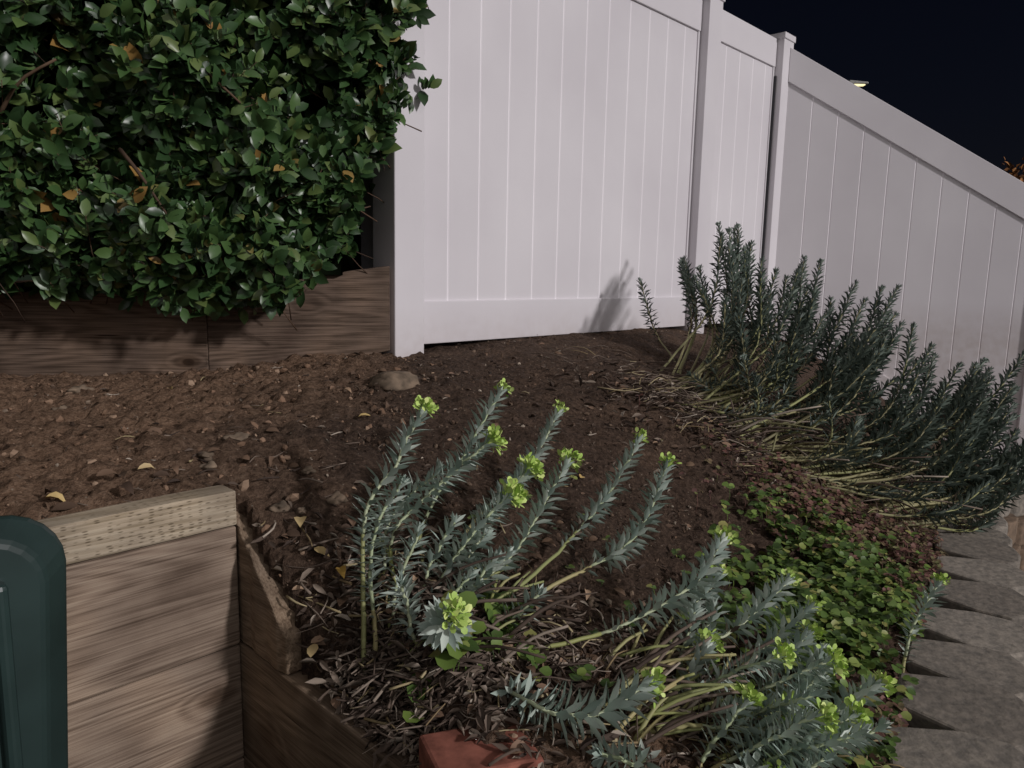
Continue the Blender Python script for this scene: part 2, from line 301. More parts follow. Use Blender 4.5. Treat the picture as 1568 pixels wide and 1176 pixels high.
pp.obj('tongue_and_groove_boards',[M_vinyl,M_vinylg],fence,False); rr.obj('rails',[M_vinyl],fence,False,.003); po.obj('posts_and_caps',[M_vinyl],fence,False,.004)
mb=MB(); hexa(mb,C-E1*.074,C-E1*.066,NM,-.03,.030,-.3,1.16,-.3,1.16); mb.obj('gate_gap_shadow',[M_dark],fence,False)  # dark strip stands in for the shadow line at the gap

# ------------------------------------------------------------------ timber
def board(name,parent,origin,ax,nrm,L,T,z0,z1,m,z0b=None,z1b=None,bev=.003,rough=0):
    zc=(z0+z1)/2; z0b=z0 if z0b is None else z0b; z1b=z1 if z1b is None else z1b
    v=[]; nseg=16
    for i in range(nseg+1):
        k=i/nseg; jt=rough*noise.noise(Vector((k*7,z0*9,1)))
        for y in(0,-T):
            for z in(z0+(z0b-z0)*k-zc,z1+(z1b-z1)*k-zc+jt): v.append((L*k,y+jt*.5,z))
    f=[]
    for i in range(nseg):
        a=i*4;b_=a+4
        f+=[(a,b_,b_+1,a+1),(a+2,a+3,b_+3,b_+2),(a,a+2,b_+2,b_),(a+1,b_+1,b_+3,a+3)]
    f+=[(0,1,3,2),(nseg*4,nseg*4+2,nseg*4+3,nseg*4+1)]
    mb=MB(); mb.add(v,f); o=mb.obj(name,[m],parent,False,bev)
    M=Matrix.Identity(4)
    for i in range(3): M[i][0]=ax[i]; M[i][1]=nrm[i]; M[i][2]=ZZ[i]
    M[0][3],M[1][3],M[2][3]=origin[0],origin[1],zc
    o.matrix_world=M; return o
rw=empty('timber_retaining_wall')
o0=P1-E1*.001
board('cap_timber',rw,o0-E2*.004,-E1,-E2,1.5,.05,-.410,-.352,M_woodc,rough=.004)
z=-.413
for k in range(5):
    board('plank_%d'%(k+1),rw,o0+E2*.0015*(k%2),-E1,-E2,1.5,.04,z-.202,z,M_wood,rough=.001); z-=.205
board('end_plank_1',rw,P1+E2*.04,-E2,-E1,.185,.036,-.613,-.375,M_woode,None,-.55,rough=.008)
z=-.617
for k in range(4):
    board('end_plank_%d'%(k+2),rw,P1+E2*.04-E1*.0015*(k%2),-E2,-E1,1.0,.04,z-.202,z,M_woode,None,z-.0,rough=.003); z-=.205
bm=empty('timber_bed_edging')
a=np.array([-.415,2.485,0]); b_=np.array([-.95,2.30,0]); d=(b_-a)/np.linalg.norm(b_-a); nn=np.array([-d[1],d[0],0]); nn=nn if nn[1]<0 else -nn
board('timber_right',bm,a,d,nn,.57,.07,-.27,.012,M_woodd,-.38,-.075,rough=.006)
a2=a+d*.572; d2=np.array([-1,-.13,0]);d2/=np.linalg.norm(d2); n2=np.array([d2[1],-d2[0],0]); n2=n2 if n2[1]<0 else -n2
board('timber_left',bm,a2,d2,n2,1.5,.07,-.38,-.082,M_woodd,-.41,-.10,rough=.006)
mb=MB(); mb.add([(-.47,2.53,-.03),(-1.0,2.35,-.11),(-2.5,2.15,-.13),(-3,5,-.1),(-1.4,3.6,-.05)],[(0,4,3,2,1)]); mb.obj('hedge_bed_soil',[M_soil])

# ------------------------------------------------------------------ hedge
LEAF=np.array([(0,0,0),(-.20,.25,.06),(0,.27,0),(.20,.25,.06),(-.27,.58,.07),(0,.62,-.01),(.27,.58,.07),(0,1,-.10)]); LF=[(0,2,1),(0,3,2),(1,2,5,4),(2,3,6,5),(4,5,7),(5,6,7)]
HL=np.array([(0,0,0),(-.17,.16,.05),(0,.2,0),(.17,.16,.05),(-.28,.45,.08),(0,.47,.0),(.28,.45,.08),(-.21,.76,.04),(0,.78,-.04),(.21,.76,.04),(0,1,-.12)])
HF=[(0,2,1),(0,3,2),(1,2,5,4),(2,3,6,5),(4,5,8,7),(5,6,9,8),(7,8,10),(8,9,10)]
def rnd_unit(n):
    v=rng.normal(size=(n,3)); return v/np.linalg.norm(v,axis=1,keepdims=True)
def hedge_surf(x,z):
    xr=np.interp(z,[-.2,.0,.1,.25,.38,.46,.6,1.3],[-.66,-.56,-.52,-.475,-.40,-.36,-.345,-.335])
    zl=np.interp(x,[-2.5,-1.15,-.95,-.75,-.6,-.5,-.42,-.3],[-.03,-.07,-.12,-.13,-.06,.03,.16,.4])
    yf=np.interp(x,[-2.5,-1.3,-.8,-.5,-.3],[1.9,1.98,2.06,2.20,2.34])
    return xr,zl,yf
hmb=MB(); NS=1900
x=rng.uniform(-2.3,-.3,NS*2); z=rng.uniform(-.18,1.25,NS*2); xr,zl,yf=hedge_surf(x,z)
jit=rng.normal(0,.02,NS*2); ok=(x<xr+jit)&(z>zl+jit); x,z,yf=x[ok],z[ok],yf[ok]
bump=np.array([noise.noise(Vector((a*5,c*5,1)))*.16+noise.noise(Vector((a*14,c*14,5)))*.08 for a,c in zip(x,z)])
dep=rng.exponential(.06,len(x))
_,zl2,_=hedge_surf(x,z); under=np.clip((.12-(z-zl2))/.12,0,1)
y=yf+bump+dep+under**2*.10
ctr=np.stack([x,y,z],1)
n2=420; zz=rng.uniform(.05,1.25,n2); xr,_,_=hedge_surf(np.full(n2,-.4),zz)
yy=rng.uniform(2.3,2.62,n2); fl=np.stack([xr-.03-rng.exponential(.03,n2)-(yy-2.3)*.45,yy,zz],1)
n3=500; tp=np.stack([rng.uniform(-2.3,-.35,n3),rng.uniform(1.95,3.2,n3),rng.uniform(1.17,1.27,n3)],1); tp=tp[(tp[:,1]<2.5-(tp[:,0]+.4)*.9)]
ctr=np.concatenate([ctr,fl,tp]); n=len(ctr)
outw=np.tile([.12,-.8,.25],(n,1)); outw[len(x):len(x)+n2]=[.8,-.3,.2]; outw[len(x)+n2:]=[0,0,1]
ax=outw+rnd_unit(n)*.75; ax/=np.linalg.norm(ax,axis=1,keepdims=True)
for w in range(7):
    s=w/6.
    side=rnd_unit(n); side-=ax*(side*ax).sum(1)[:,None]; side/=np.linalg.norm(side,axis=1,keepdims=True)
    d=ax*(.35+.5*s)+side*.9; d[:,2]+=.12
    up=ax*.8+outw*.5+rnd_unit(n)*.35
    A=frames(d,up); sz=rng.uniform(.043,.076,n)*(1-.25*s); A=A*sz[:,None,None]; A[:,:,0]*=rng.uniform(.85,1.15,n)[:,None]
    pos=ctr+ax*(s*.07-.03)
    hmb.inst(HL,HF,pos,A,0)
for i in range(0,n,3):
    p=ctr[i]; q=p-ax[i]*.10+np.array([0,.05,-.02]); tube(hmb,[q,(p+q)/2+rnd_unit(1)[0]*.008,p+ax[i]*.045],[.0022,.0018,.001],1,4)
for i in range(26):
    x0=random.uniform(-1.9,-.6); p=np.array([x0,2.45-(x0+.5)*-.05,random.uniform(-.1,.1)]); L=random.uniform(.5,1.0)
    q=p+np.array([random.uniform(-.25,.15),-.22,L]); tube(hmb,curve([p,(p+q)/2+rnd_unit(1)[0]*.05,q],7),np.linspace(.010,.004,7),1,6)
for p,q in(([-1.0,2.04,.62],[-.72,2.00,.42]),([-1.35,1.98,.35],[-1.15,1.93,.5]),([-1.05,2.02,.3],[-.9,1.96,.12])):
    p,q=np.array(p),np.array(q); tube(hmb,curve([p,(p+q)/2+[0,-.02,.02],q],6),np.linspace(.006,.003,6),1,6)
hedge=empty('trimmed_hedge'); hmb.obj('leaves_and_twigs',[M_hedge,M_branch],hedge)
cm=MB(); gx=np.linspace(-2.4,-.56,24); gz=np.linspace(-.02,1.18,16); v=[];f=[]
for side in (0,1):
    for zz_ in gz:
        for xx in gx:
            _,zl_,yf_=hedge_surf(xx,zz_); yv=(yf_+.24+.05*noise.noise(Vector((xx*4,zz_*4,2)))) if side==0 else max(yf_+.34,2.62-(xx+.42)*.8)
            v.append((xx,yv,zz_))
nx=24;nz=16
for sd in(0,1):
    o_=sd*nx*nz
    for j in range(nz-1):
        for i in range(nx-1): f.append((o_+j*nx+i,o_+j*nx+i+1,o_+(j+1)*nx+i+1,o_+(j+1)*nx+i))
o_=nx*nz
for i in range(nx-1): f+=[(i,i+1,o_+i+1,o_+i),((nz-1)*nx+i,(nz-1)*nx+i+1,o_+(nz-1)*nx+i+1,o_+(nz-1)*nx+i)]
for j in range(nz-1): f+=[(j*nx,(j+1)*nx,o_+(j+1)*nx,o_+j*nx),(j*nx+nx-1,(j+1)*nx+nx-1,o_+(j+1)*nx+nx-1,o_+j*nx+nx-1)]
cm.add(v,f); cm.obj('inner_shade_mass',[M_core],hedge)  # near-black core paints the deep shade inside the hedge

# ------------------------------------------------------------------ euphorbia
EL=np.array([(0,0,0),(-.11,.25,.03),(.11,.25,.03),(-.145,.58,.02),(.145,.58,.02),(0,1,-.05),(0,.55,-.03)]); EF=[(0,6,3,1),(0,2,4,6),(3,6,5),(6,4,5)]
ELn=EL*[.72,1,1]
BR=np.array([(0,0,0),(-.34,.4,.08),(.34,.4,.08),(-.3,.8,.05),(.3,.8,.05),(0,1,0)]); BF=[(0,2,1),(1,2,4,3),(3,4,5)]
def stem(mb,path,flower=True,leafy=.4,ls=.026,dens=420,r=.0032,fl=1.0,TL=EL,spread=1.0):
    n=26; P=curve(path,n); wob=np.cumsum(rng.normal(0,.0012,(n,3)),0); wob-=np.linspace(0,1,n)[:,None]*wob[-1]; P=P+wob
    seg=np.linalg.norm(np.diff(P,axis=0),axis=1); cl=np.concatenate([[0],np.cumsum(seg)]); L=cl[-1]
    k=max(2,int(n*leafy)); tube(mb,P[:k+1],np.linspace(r*1.3,r,k+1),1,6); tube(mb,P[k:],np.linspace(r,r*.75,n-k),2,5)
    m=int((1-leafy*.85)*L*dens); s=np.sort(leafy*.85+(1-leafy*.85)*np.linspace(0,1,m)**.92)*L
    pos=np.stack([np.interp(s,cl,P[:,i]) for i in range(3)],1)
    T=np.gradient(P,axis=0); t=np.stack([np.interp(s,cl,T[:,i]) for i in range(3)],1); t/=np.linalg.norm(t,axis=1,keepdims=True)
    x=np.cross(t,[.3,.2,.9]); x/=np.linalg.norm(x,axis=1,keepdims=True); yv=np.cross(t,x); a=np.arange(m)*2.39996+rng.normal(0,.15,m)
    rad=x*np.cos(a)[:,None]+yv*np.sin(a)[:,None]; u=s/L
    ang=np.interp(u,[0,.6,.9,1],[1.5,1.2,.95,.5])*spread+rng.normal(0,.14,m)
    d=rad*np.sin(ang)[:,None]+t*np.cos(ang)[:,None]; d[:,2]+=rng.normal(0,.06,m)
    A=frames(d,t+rad*.05+rnd_unit(m)*.18); sz=ls*np.interp(u,[leafy,leafy+.15,.85,1],[.6,1,1,.65])*rng.uniform(.8,1.15,m); A*=sz[:,None,None]
    mm=np.where((u<leafy+.08)&(rng.random(m)<.5),4,0); mb.inst(TL,EF,pos+rad*r*.7,A,mm)
    tip=P[-1]; tt=t[-1]
    if flower:
        nf=int(52*fl); v=rnd_unit(nf); v=v*.75+tt*.75; v/=np.linalg.norm(v,axis=1,keepdims=True)
        R=.015*fl**.5; pos=tip+tt*.004+v*R*rng.uniform(.4,1.25,nf)[:,None]; d=v+rnd_unit(nf)*.6
        A=frames(d,v+rnd_unit(nf)*.3+tt*.5)*(rng.uniform(.007,.0135,nf)*fl**.4)[:,None,None]; mb.inst(BR,BF,pos,A,3)
    nf=16; v=rnd_unit(nf)*.6+tt; A=frames(v,tt+rnd_unit(nf)*.4)*(ls*.62); mb.inst(TL,EF,np.tile(tip-tt*.004,(nf,1)),A,0 if not flower else np.where(rng.random(nf)<.5,3,0))
def g(x,y,dz=-.01): return (x,y,h1(x,y)+dz)
SM=[M_eleaf,M_stem,M_stemg,M_flower,M_dry]
c1=MB()
def S(path,**k):
    k['ls']=k.get('ls',.028)*1.2; k['dens']=k.get('dens',450); k['leafy']=k.get('leafy',.4)*.85; stem(c1,path,**k)
S([g(-.205,1.006),(-.216,1.07,-.39),(-.18,1.12,-.30),(-.143,1.15,-.226)],leafy=.38,fl=1.2)
S([g(-.19,1.01),(-.205,1.06,-.42),(-.17,1.12,-.33)],flower=False,leafy=.3,ls=.026)
S([g(-.16,1.06),(-.185,1.13,-.42),(-.11,1.18,-.34),(-.04,1.2,-.284)],leafy=.36,fl=1.6)
S([g(-.17,1.04),(-.20,1.14,-.41),(-.12,1.2,-.33)],flower=False,leafy=.35)
S([g(-.135,1.131),(-.149,1.25,-.44),(-.08,1.33,-.33),(-.023,1.4,-.231)],leafy=.42,fl=.9)
S([g(-.135,1.13),(-.06,1.33,-.46),(.03,1.5,-.41),(.103,1.6,-.303)],leafy=.50,ls=.027,fl=.8)
S([g(-.16,1.06),(-.065,1.2,-.455),(.027,1.25,-.346)],leafy=.35,fl=1.6)
S([g(-.135,1.1),(-.05,1.14,-.50),(.023,1.2,-.453),(.102,1.3,-.343)],leafy=.38,fl=1.5)
S([g(-.16,1.04),(-.084,1.15,-.458),(-.006,1.2,-.379)],leafy=.35,fl=1.7)
S([g(-.028,1.121),(.096,1.28,-.492),(.194,1.42,-.436),(.266,1.5,-.34)],leafy=.54,ls=.026,fl=.8)
S([g(-.028,1.1),(.114,1.2,-.51),(.233,1.32,-.481),(.31,1.42,-.372)],leafy=.48,ls=.029,fl=.9)
S([g(-.10,1.02),(-.09,.95,-.48),(-.072,.885,-.437)],leafy=.3,ls=.030,dens=650,fl=1.3)
S([g(-.022,.961),(.02,.90,-.55),(.067,.88,-.565),(.13,.90,-.57),(.187,.93,-.555)],leafy=.2,ls=.032,dens=560,fl=1.4)
S([g(.004,1.026),(.09,1.05,-.56),(.19,1.1,-.548),(.31,1.17,-.512),(.38,1.26,-.467)],leafy=.46,ls=.028,fl=1.1)
for (bx,by,tx,ty,tz) in((-.12,1.0,-.15,.99,-.44),(-.09,1.05,.0,1.16,-.46),(-.14,1.08,-.09,1.17,-.41),(-.10,1.08,-.04,1.20,-.44),(-.08,1.06,-.02,1.12,-.45),(-.17,1.03,-.14,1.10,-.40),(-.02,1.05,.05,1.10,-.50),(-.11,1.04,-.06,1.09,-.47)):
    S([g(bx,by),((bx+tx)/2-.01,(by+ty)/2,(h1(bx,by)+tz)/2-.01),(tx,ty,tz)],flower=False,leafy=.3,ls=.026)
for i in range(64):
    a=random.uniform(-.5,2.6); L=random.uniform(.05,.16); b0=np.array(g(-.11+random.uniform(-.10,.11),1.03+random.uniform(-.06,.09),.0)); dd=np.array([math.cos(a)*L,math.sin(a)*L,random.uniform(.01,.07)])
    tube(c1,curve([b0,b0+dd*.5+[0,0,.012],b0+dd],7),np.linspace(.0034,.0022,7)*random.uniform(.7,1.1),1 if i%3==0 else 4,6)
e1=empty('euphorbia_plant'); c1.obj('stems_leaves_and_bracts',SM,e1)
c2=MB()
def S2(path,**k):
    k['ls']=k.get('ls',.025)*1.22; k['dens']=k.get('dens',480); k['leafy']=k.get('leafy',.4)*.85; stem(c2,path,**k)
S2([g(.249,1.116),(.387,1.2,-.60),(.52,1.3,-.555)],leafy=.45,fl=.9)
S2([g(.309,1.056),(.40,1.09,-.665),(.442,1.12,-.647),(.511,1.18,-.603)],leafy=.4,fl=1.2)
S2([g(.309,1.056),(.43,1.18,-.63),(.542,1.25,-.582)],leafy=.5,fl=.8)
S2([g(.249,1.116),(.32,1.25,-.6),(.405,1.35,-.569)],leafy=.45,fl=.8)
S2([g(.28,1.1),(.33,1.17,-.61),(.36,1.22,-.57)],leafy=.4,flower=False)
S2([g(.429,1.041),(.53,1.1,-.69),(.621,1.15,-.672)],leafy=.35,fl=1.2)
S2([g(.348,.951),(.43,.98,-.66),(.506,1.0,-.637)],leafy=.35,fl=1.5)
S2([g(.169,.935),(.3,.97,-.615),(.409,1.0,-.625)],leafy=.5,fl=1.3)
S2([g(.169,.935),(.28,.93,-.61),(.43,.94,-.63)],leafy=.55,fl=1.0)
S2([g(.33,.93),(.38,.93,-.65),(.46,.95,-.65)],leafy=.3,flower=False)
S2([g(.36,.90),(.40,.88,-.66),(.36,.86,-.63)],leafy=.3,fl=1.2)
S2([g(.28,.9),(.32,.87,-.64),(.30,.83,-.62)],leafy=.3,flower=False)
S2([g(.20,.92),(.17,.86,-.62),(.12,.84,-.59)],leafy=.3,flower=False)
S2([g(.76,1.33),(.80,1.36,-.67),(.857,1.4,-.60)],leafy=.3,fl=1.0)
S2([g(.45,1.08),(.50,1.13,-.66),(.55,1.2,-.64)],leafy=.3,flower=False)
for k in range(17):
    bx,by=random.uniform(.24,.46),random.uniform(.86,1.1); L=random.uniform(.08,.17); a=random.uniform(-.4,1.1)
    tx,ty=bx+L*math.cos(a),by+L*math.sin(a); tz=h1(bx,by)+random.uniform(.03,.085)
    S2([g(bx,by),((bx+tx)/2,(by+ty)/2,(h1(bx,by)+tz)/2+.0),(tx,ty,tz)],leafy=.3,flower=k%3==0,fl=1.2)
for i in range(60):
    b0=np.array(g(.15+random.uniform(-.02,.16),.93+random.uniform(-.04,.17),.0)); dd=np.array([random.uniform(.04,.16),random.uniform(-.03,.12),random.uniform(.01,.06)])
    tube(c2,curve([b0,b0+dd*.5+[0,0,.01],b0+dd],7),np.linspace(.0036,.0022,7)*random.uniform(.7,1.1),1 if i%2 else 4,6)
e2=empty('euphorbia_plant'); c2.obj('stems_leaves_and_bracts',SM,e2)
c3=MB()
Etop=np.array([(.74,3.3,.05),(.889,3.3,.22),(1.006,3.2,.14),(1.223,3.2,.045),(1.42,3.1,-.02),(1.545,3.0,-.14),(1.62,2.85,-.25),(1.86,2.9,-.31),(1.86,2.7,-.45),(1.75,2.5,-.60)])
Elow=np.array([(.70,2.50,-.33),(.78,2.32,-.36),(.86,2.28,-.38),(.96,2.22,-.42),(1.07,2.18,-.50),(1.17,2.18,-.56),(1.30,2.2,-.61),(1.44,2.25,-.67),(1.56,2.3,-.71),(1.64,2.36,-.74)])
Bs=np.array([(.64,2.66),(.66,2.58),(.68,2.50),(.71,2.43),(.76,2.37),(.83,2.32),(.91,2.29),(1.00,2.28),(1.10,2.28),(1.18,2.30)])
for i in range(165):
    s=random.uniform(0,9); k=random.random()**1.05; a=int(min(8,s)); t=s-a
    if i<10: s=i; a=min(8,i); t=i-a; k=0
    up=Etop[a]*(1-t)+Etop[a+1]*t; lo=Elow[a]*(1-t)+Elow[a+1]*t; tip=up*(1-k)+lo*k+(rng.normal(0,.055,3) if i>=10 else 0)
    b_=Bs[a]*(1-t)+Bs[a+1]*t+rng.normal(0,.06,2)+np.array([-.02,(tip[1]-2.7)*.2]); bz=h1(*b_)
    tip[2]=max(tip[2],h1(tip[0],tip[1])+.08)
    base=np.array([b_[0],b_[1],bz-.01]); m1=base*.46+tip*.54+np.array([.06,-.03,-.04]); m1[2]=max(m1[2],h1(m1[0],m1[1])+.05)
    stem(c3,[base,m1,tip],flower=(random.random()<.15),leafy=random.uniform(.34,.62),ls=.040,dens=285,r=.0038,fl=.5,TL=ELn,spread=.85)
stem(c3,[g(.66,2.95),(.60,3.1,-.24),(.557,3.3,-.025)],flower=False,leafy=.35,ls=.036,dens=300,TL=ELn)
stem(c3,[g(.66,2.70),(.70,2.55,-.38),(.80,2.5,-.355)],flower=True,leafy=.35,ls=.034,dens=300,fl=.5,TL=ELn)
for i in range(120):
    a=random.uniform(-1.4,1.6); L=random.uniform(.1,.32); b0=np.array(g(.66+random.uniform(0,.48),2.62-random.uniform(0,.38),.0)); dd=np.array([math.cos(a)*L,math.sin(a)*L,random.uniform(.0,.12)]); e=b0+dd; e[2]=max(e[2],h1(e[0],e[1])+.01)
    tube(c3,curve([b0,(b0+e)/2+[0,0,.02],e],7),np.linspace(.0044,.0022,7),4 if i%4 else 1,5)
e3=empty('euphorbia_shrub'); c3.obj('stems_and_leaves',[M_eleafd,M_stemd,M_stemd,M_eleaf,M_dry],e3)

# ------------------------------------------------------------------ ground litter etc.
def region(n,cx_,cy_,sx,sy,rot=0):
    a=rng.normal(0,1,(n,2))*[sx,sy]; c,s=math.cos(rot),math.sin(rot)
    X=cx_+a[:,0]*c-a[:,1]*s; Y=cy_+a[:,0]*s+a[:,1]*c; k=pip(X,Y,poly); return X[k],Y[k]
lit=MB()
def twigs(n,cx_,cy_,sx,sy,lmin,lmax,lift,m=0,rot=0,rm=1):
    X,Y=region(n,cx_,cy_,sx,sy,rot); Z=H(X,Y)
    for x,y,z in zip(X,Y,Z):
        a=random.uniform(0,6.28); L=random.uniform(lmin,lmax); d=np.array([math.cos(a),math.sin(a),random.uniform(-.15,.25)])*L/2
        c=np.array([x,y,z+random.uniform(.002,lift)]); k=rnd_unit(1)[0]*L*.15
        p=c-d; p[2]=max(p[2],h1(p[0],p[1])-.004); e=c+d; tube(lit,curve([p,c+k,e],5),np.array([1,.95,.9,.7,.4])*random.uniform(.0007,.0022)*rm,m if random.random()<.85 else 1-m,4)
twigs(620,-.17,.93,.085,.10,.02,.09,.025,0,0,1.15)
twigs(240,-.08,1.05,.10,.07,.03,.08,.02)
twigs(170,.15,1.0,.12,.08,.03,.09,.02)
twigs(160,.38,1.03,.1,.08,.03,.09,.02,1)
twigs(560,.80,2.40,.24,.15,.05,.15,.05,0,-.35)
twigs(260,.66,2.35,.12,.14,.05,.13,.03)
twigs(200,.3,1.7,.7,.5,.01,.04,.006)
twigs(160,-.3,1.2,.2,.2,.02,.05,.006)
def deadleaves(n,cx_,cy_,sx,sy,s0,s1,lift):
    X,Y=region(n,cx_,cy_,sx,sy); Z=H(X,Y); n=len(X)
    d=np.stack([rng.normal(size=n),rng.normal(size=n),rng.normal(0,.3,n)],1); up=np.stack([rng.normal(0,.6,n),rng.normal(0,.6,n),np.ones(n)],1)
    A=frames(d,up)*rng.uniform(s0,s1,n)[:,None,None]; T=EL.copy(); T[:,2]*=4; lit.inst(T,EF,np.stack([X,Y,Z+rng.uniform(.001,lift,n)],1),A,0)
deadleaves(2300,-.15,.95,.10,.11,.015,.034,.02)
deadleaves(1000,.15,1.02,.16,.10,.015,.03,.015)
deadleaves(1100,.78,2.35,.28,.2,.02,.04,.03)
deadleaves(700,.2,1.7,.6,.6,.010,.022,.004)
lit.obj('dry_twig_litter',[M_dry,M_straw])
fl=MB()
def fallen(x,y,s,m,lift=.006):
    z=h1(x,y)+lift; a=random.uniform(0,6.28); d=np.array([[math.cos(a),math.sin(a),random.uniform(-.2,.25)]]); up=np.array([[random.uniform(-.2,.5),random.uniform(-.7,-.1),1]])
    A=frames(d,up)*s; T=HL.copy(); T[:,2]=T[:,2]*random.uniform(.5,3); T[:,0]*=random.uniform(.8,1.2); fl.inst(T,HF,np.array([[x,y,z]]),A,m)
for x,y in((-.916,1.942),(-.602,1.156),(-.307,1.111),(-.337,1.146),(-.263,1.096),(-.321,1.656),(-.285,1.026),(.164,1.671),(-.68,1.04)): fallen(x,y,random.uniform(.026,.036),1,.012)
for x,y in((-.608,1.126),(-.626,1.031),(-.647,1.116),(-.665,1.046),(-.583,1.811),(-.57,1.14),(-.24,1.13),(-.25,1.07),(-.33,1.12),(-.60,1.10),(-.30,1.82)): fallen(x,y,random.uniform(.026,.036),0,.014)
X,Y=region(330,.1,1.6,.6,.6)
for x,y in zip(X,Y): fallen(x,y,random.uniform(.010,.030),0)
X,Y=region(150,-.1,1.02,.16,.14)
for x,y in zip(X,Y): fallen(x,y,random.uniform(.012,.028),0 if random.random()<.97 else 1,random.uniform(.005,.02))
X,Y=region(160,.8,2.3,.25,.2)
for x,y in zip(X,Y): fallen(x,y,random.uniform(.02,.035),0,random.uniform(.005,.03))
fl.obj('fallen_leaves',[M_fall,M_fally])
def ico(sub):
    bm=bmesh.new(); bmesh.ops.create_icosphere(bm,subdivisions=sub,radius=1); v=np.array([p.co[:] for p in bm.verts]); f=[tuple(q.index for q in ff.verts) for ff in bm.faces]; bm.free(); return v,f
def rocktpl(seed):
    r=np.random.default_rng(seed); v,f=ico(1); v=v*r.uniform(.65,1.15,(len(v),1))*[1,.8,.6]; return v,f
tpls=[rocktpl(i) for i in range(5)]
cl=MB()
def clods(n,x0,x1,y0,y1,smin,smax,m):
    X=rng.uniform(x0,x1,n);Y=rng.uniform(y0,y1,n); k=pip(X,Y,poly); X,Y=X[k],Y[k]; Z=H(X,Y); n=len(X)
    s=smin+(smax-smin)*rng.random(n)**5
    A=frames(rnd_unit(n),rnd_unit(n))*s[:,None,None]; pos=np.stack([X,Y,Z+s*.1],1)
    for t in range(5):
        q=np.arange(n)%5==t; cl.inst(tpls[t][0],tpls[t][1],pos[q],A[q],m)
clods(4600,-.35,1.2,.75,3.9,.0018,.010,0)
clods(1500,-.3,.5,.75,1.8,.0015,.007,0)
clods(1700,-1.6,-.25,.85,2.5,.002,.014,1)
clods(900,-1.6,-.25,.85,2.5,.002,.010,0)
clods(500,-.0,.3,.8,1.1,.002,.009,1)
cl.obj('soil_clods',[M_clod,M_clodl],smooth=False)
st=MB(); IC=ico(3)
def rockt(p,s,seed,tall=1,lump=1):
    v,f=IC
    nn=np.array([noise.noise(Vector(q*1.3)+Vector((seed*7,0,0)))*.75*lump+noise.noise(Vector(q*4)+Vector((seed*3,1,0)))*.22 for q in v]); v=v*(1+nn)[:,None]*np.array([1,.85,.55*tall])*s
    if lump<1: v=np.sign(v)*np.abs(v)**.75*s**.25*np.array([1,1,.9])
    c,s_=math.cos(seed),math.sin(seed); v=v@np.array([[c,s_,0],[-s_,c,0],[0,0,1]]); st.add(v+np.array([p[0],p[1],h1(p[0],p[1])+s*.15*tall]),f)
rockt((-.33,2.04),.066,5.6,.6,.5)
for k,(x,y,s) in enumerate([(-.373,1.161,.014),(-.344,1.171,.010),(-.509,1.211,.016),(-.511,1.351,.02),(-.299,1.231,.018),(-1.068,1.721,.02),(-1.193,2.0,.026),(-.36,1.28,.012),(-.53,1.25,.012),(.08,1.05,.012),(.15,1.22,.014),(1.27,2.3,.05),(1.15,2.2,.035)]): rockt((x,y),s,k+1)
st.obj('stones',[M_rock])
mb=MB(); hexa(mb,(-.092,.810),(.03,.863),np.array([-.40,.917,0]),-.05,.042,-.64,-.574,-.64,-.582); mb.obj('red_brick',[M_brick],None,False,.005)
DISC=np.array([(math.cos(a)*.5*(1+.1*math.cos(3*a)),math.sin(a)*.5+.5,.07*math.cos(2*a)) for a in np.linspace(-math.pi/2,1.5*math.pi,9)[:-1]]+[(0,.5,-.06)])
DF=[(i,(i+1)%8,8) for i in range(8)]
gc=MB()
def cover(n,cx_,cy_,sx,sy,rot,s0,s1,hmax,m,thr=-.25):
    X,Y=region(n,cx_,cy_,sx,sy,rot); Z=H(X,Y); n=len(X)
    nz_=np.array([noise.noise(Vector((x*8,y*8,0))) for x,y in zip(X,Y)]); keep=nz_>thr; X,Y,Z,nz_=X[keep],Y[keep],Z[keep],nz_[keep]; n=len(X)
    hgt=rng.random(n)**.6*hmax*(.35+.65*np.clip(.5+nz_,0,1))
    for k in range(3):
        a=rng.uniform(0,.6,n)+k*2.09; d=np.stack([np.cos(a),np.sin(a),rng.normal(.05,.25,n)],1); up=np.stack([rng.normal(.1,.4,n),rng.normal(-.2,.4,n),np.ones(n)],1)
        A=frames(d,up)*rng.uniform(s0,s1,n)[:,None,None]; gc.inst(DISC,DF,np.stack([X,Y,Z+hgt],1),A,m)
    for i in range(0,n,2): tube(gc,[(X[i],Y[i],Z[i]),(X[i]+.004,Y[i],Z[i]+hgt[i]*.5),(X[i],Y[i],Z[i]+hgt[i])],.0008,m,3)
cover(950,.68,1.50,.09,.17,-.6,.012,.023,.075,0)
cover(480,.80,1.74,.10,.12,-.6,.010,.019,.06,0)
cover(520,.80,1.78,.13,.13,-.6,.008,.016,.06,1)
cover(1000,.92,1.98,.16,.11,-.5,.008,.016,.06,1)
cover(400,1.10,2.12,.14,.10,-.5,.006,.012,.05,1)
cover(260,.64,1.18,.07,.07,0,.009,.015,.04,1)
cover(200,.52,1.14,.09,.08,0,.011,.020,.05,0)
cover(12,-.01,1.09,.025,.03,0,.026,.034,.05,0,-1)
cover(10,-.085,.94,.02,.03,0,.026,.034,.06,0,-1)
cover(14,.02,.99,.06,.04,0,.014,.022,.04,0,-1)
cover(50,.3,1.3,.2,.15,0,.008,.014,.03,0)
gc.obj('groundcover_plants',[M_gc,M_gcr])
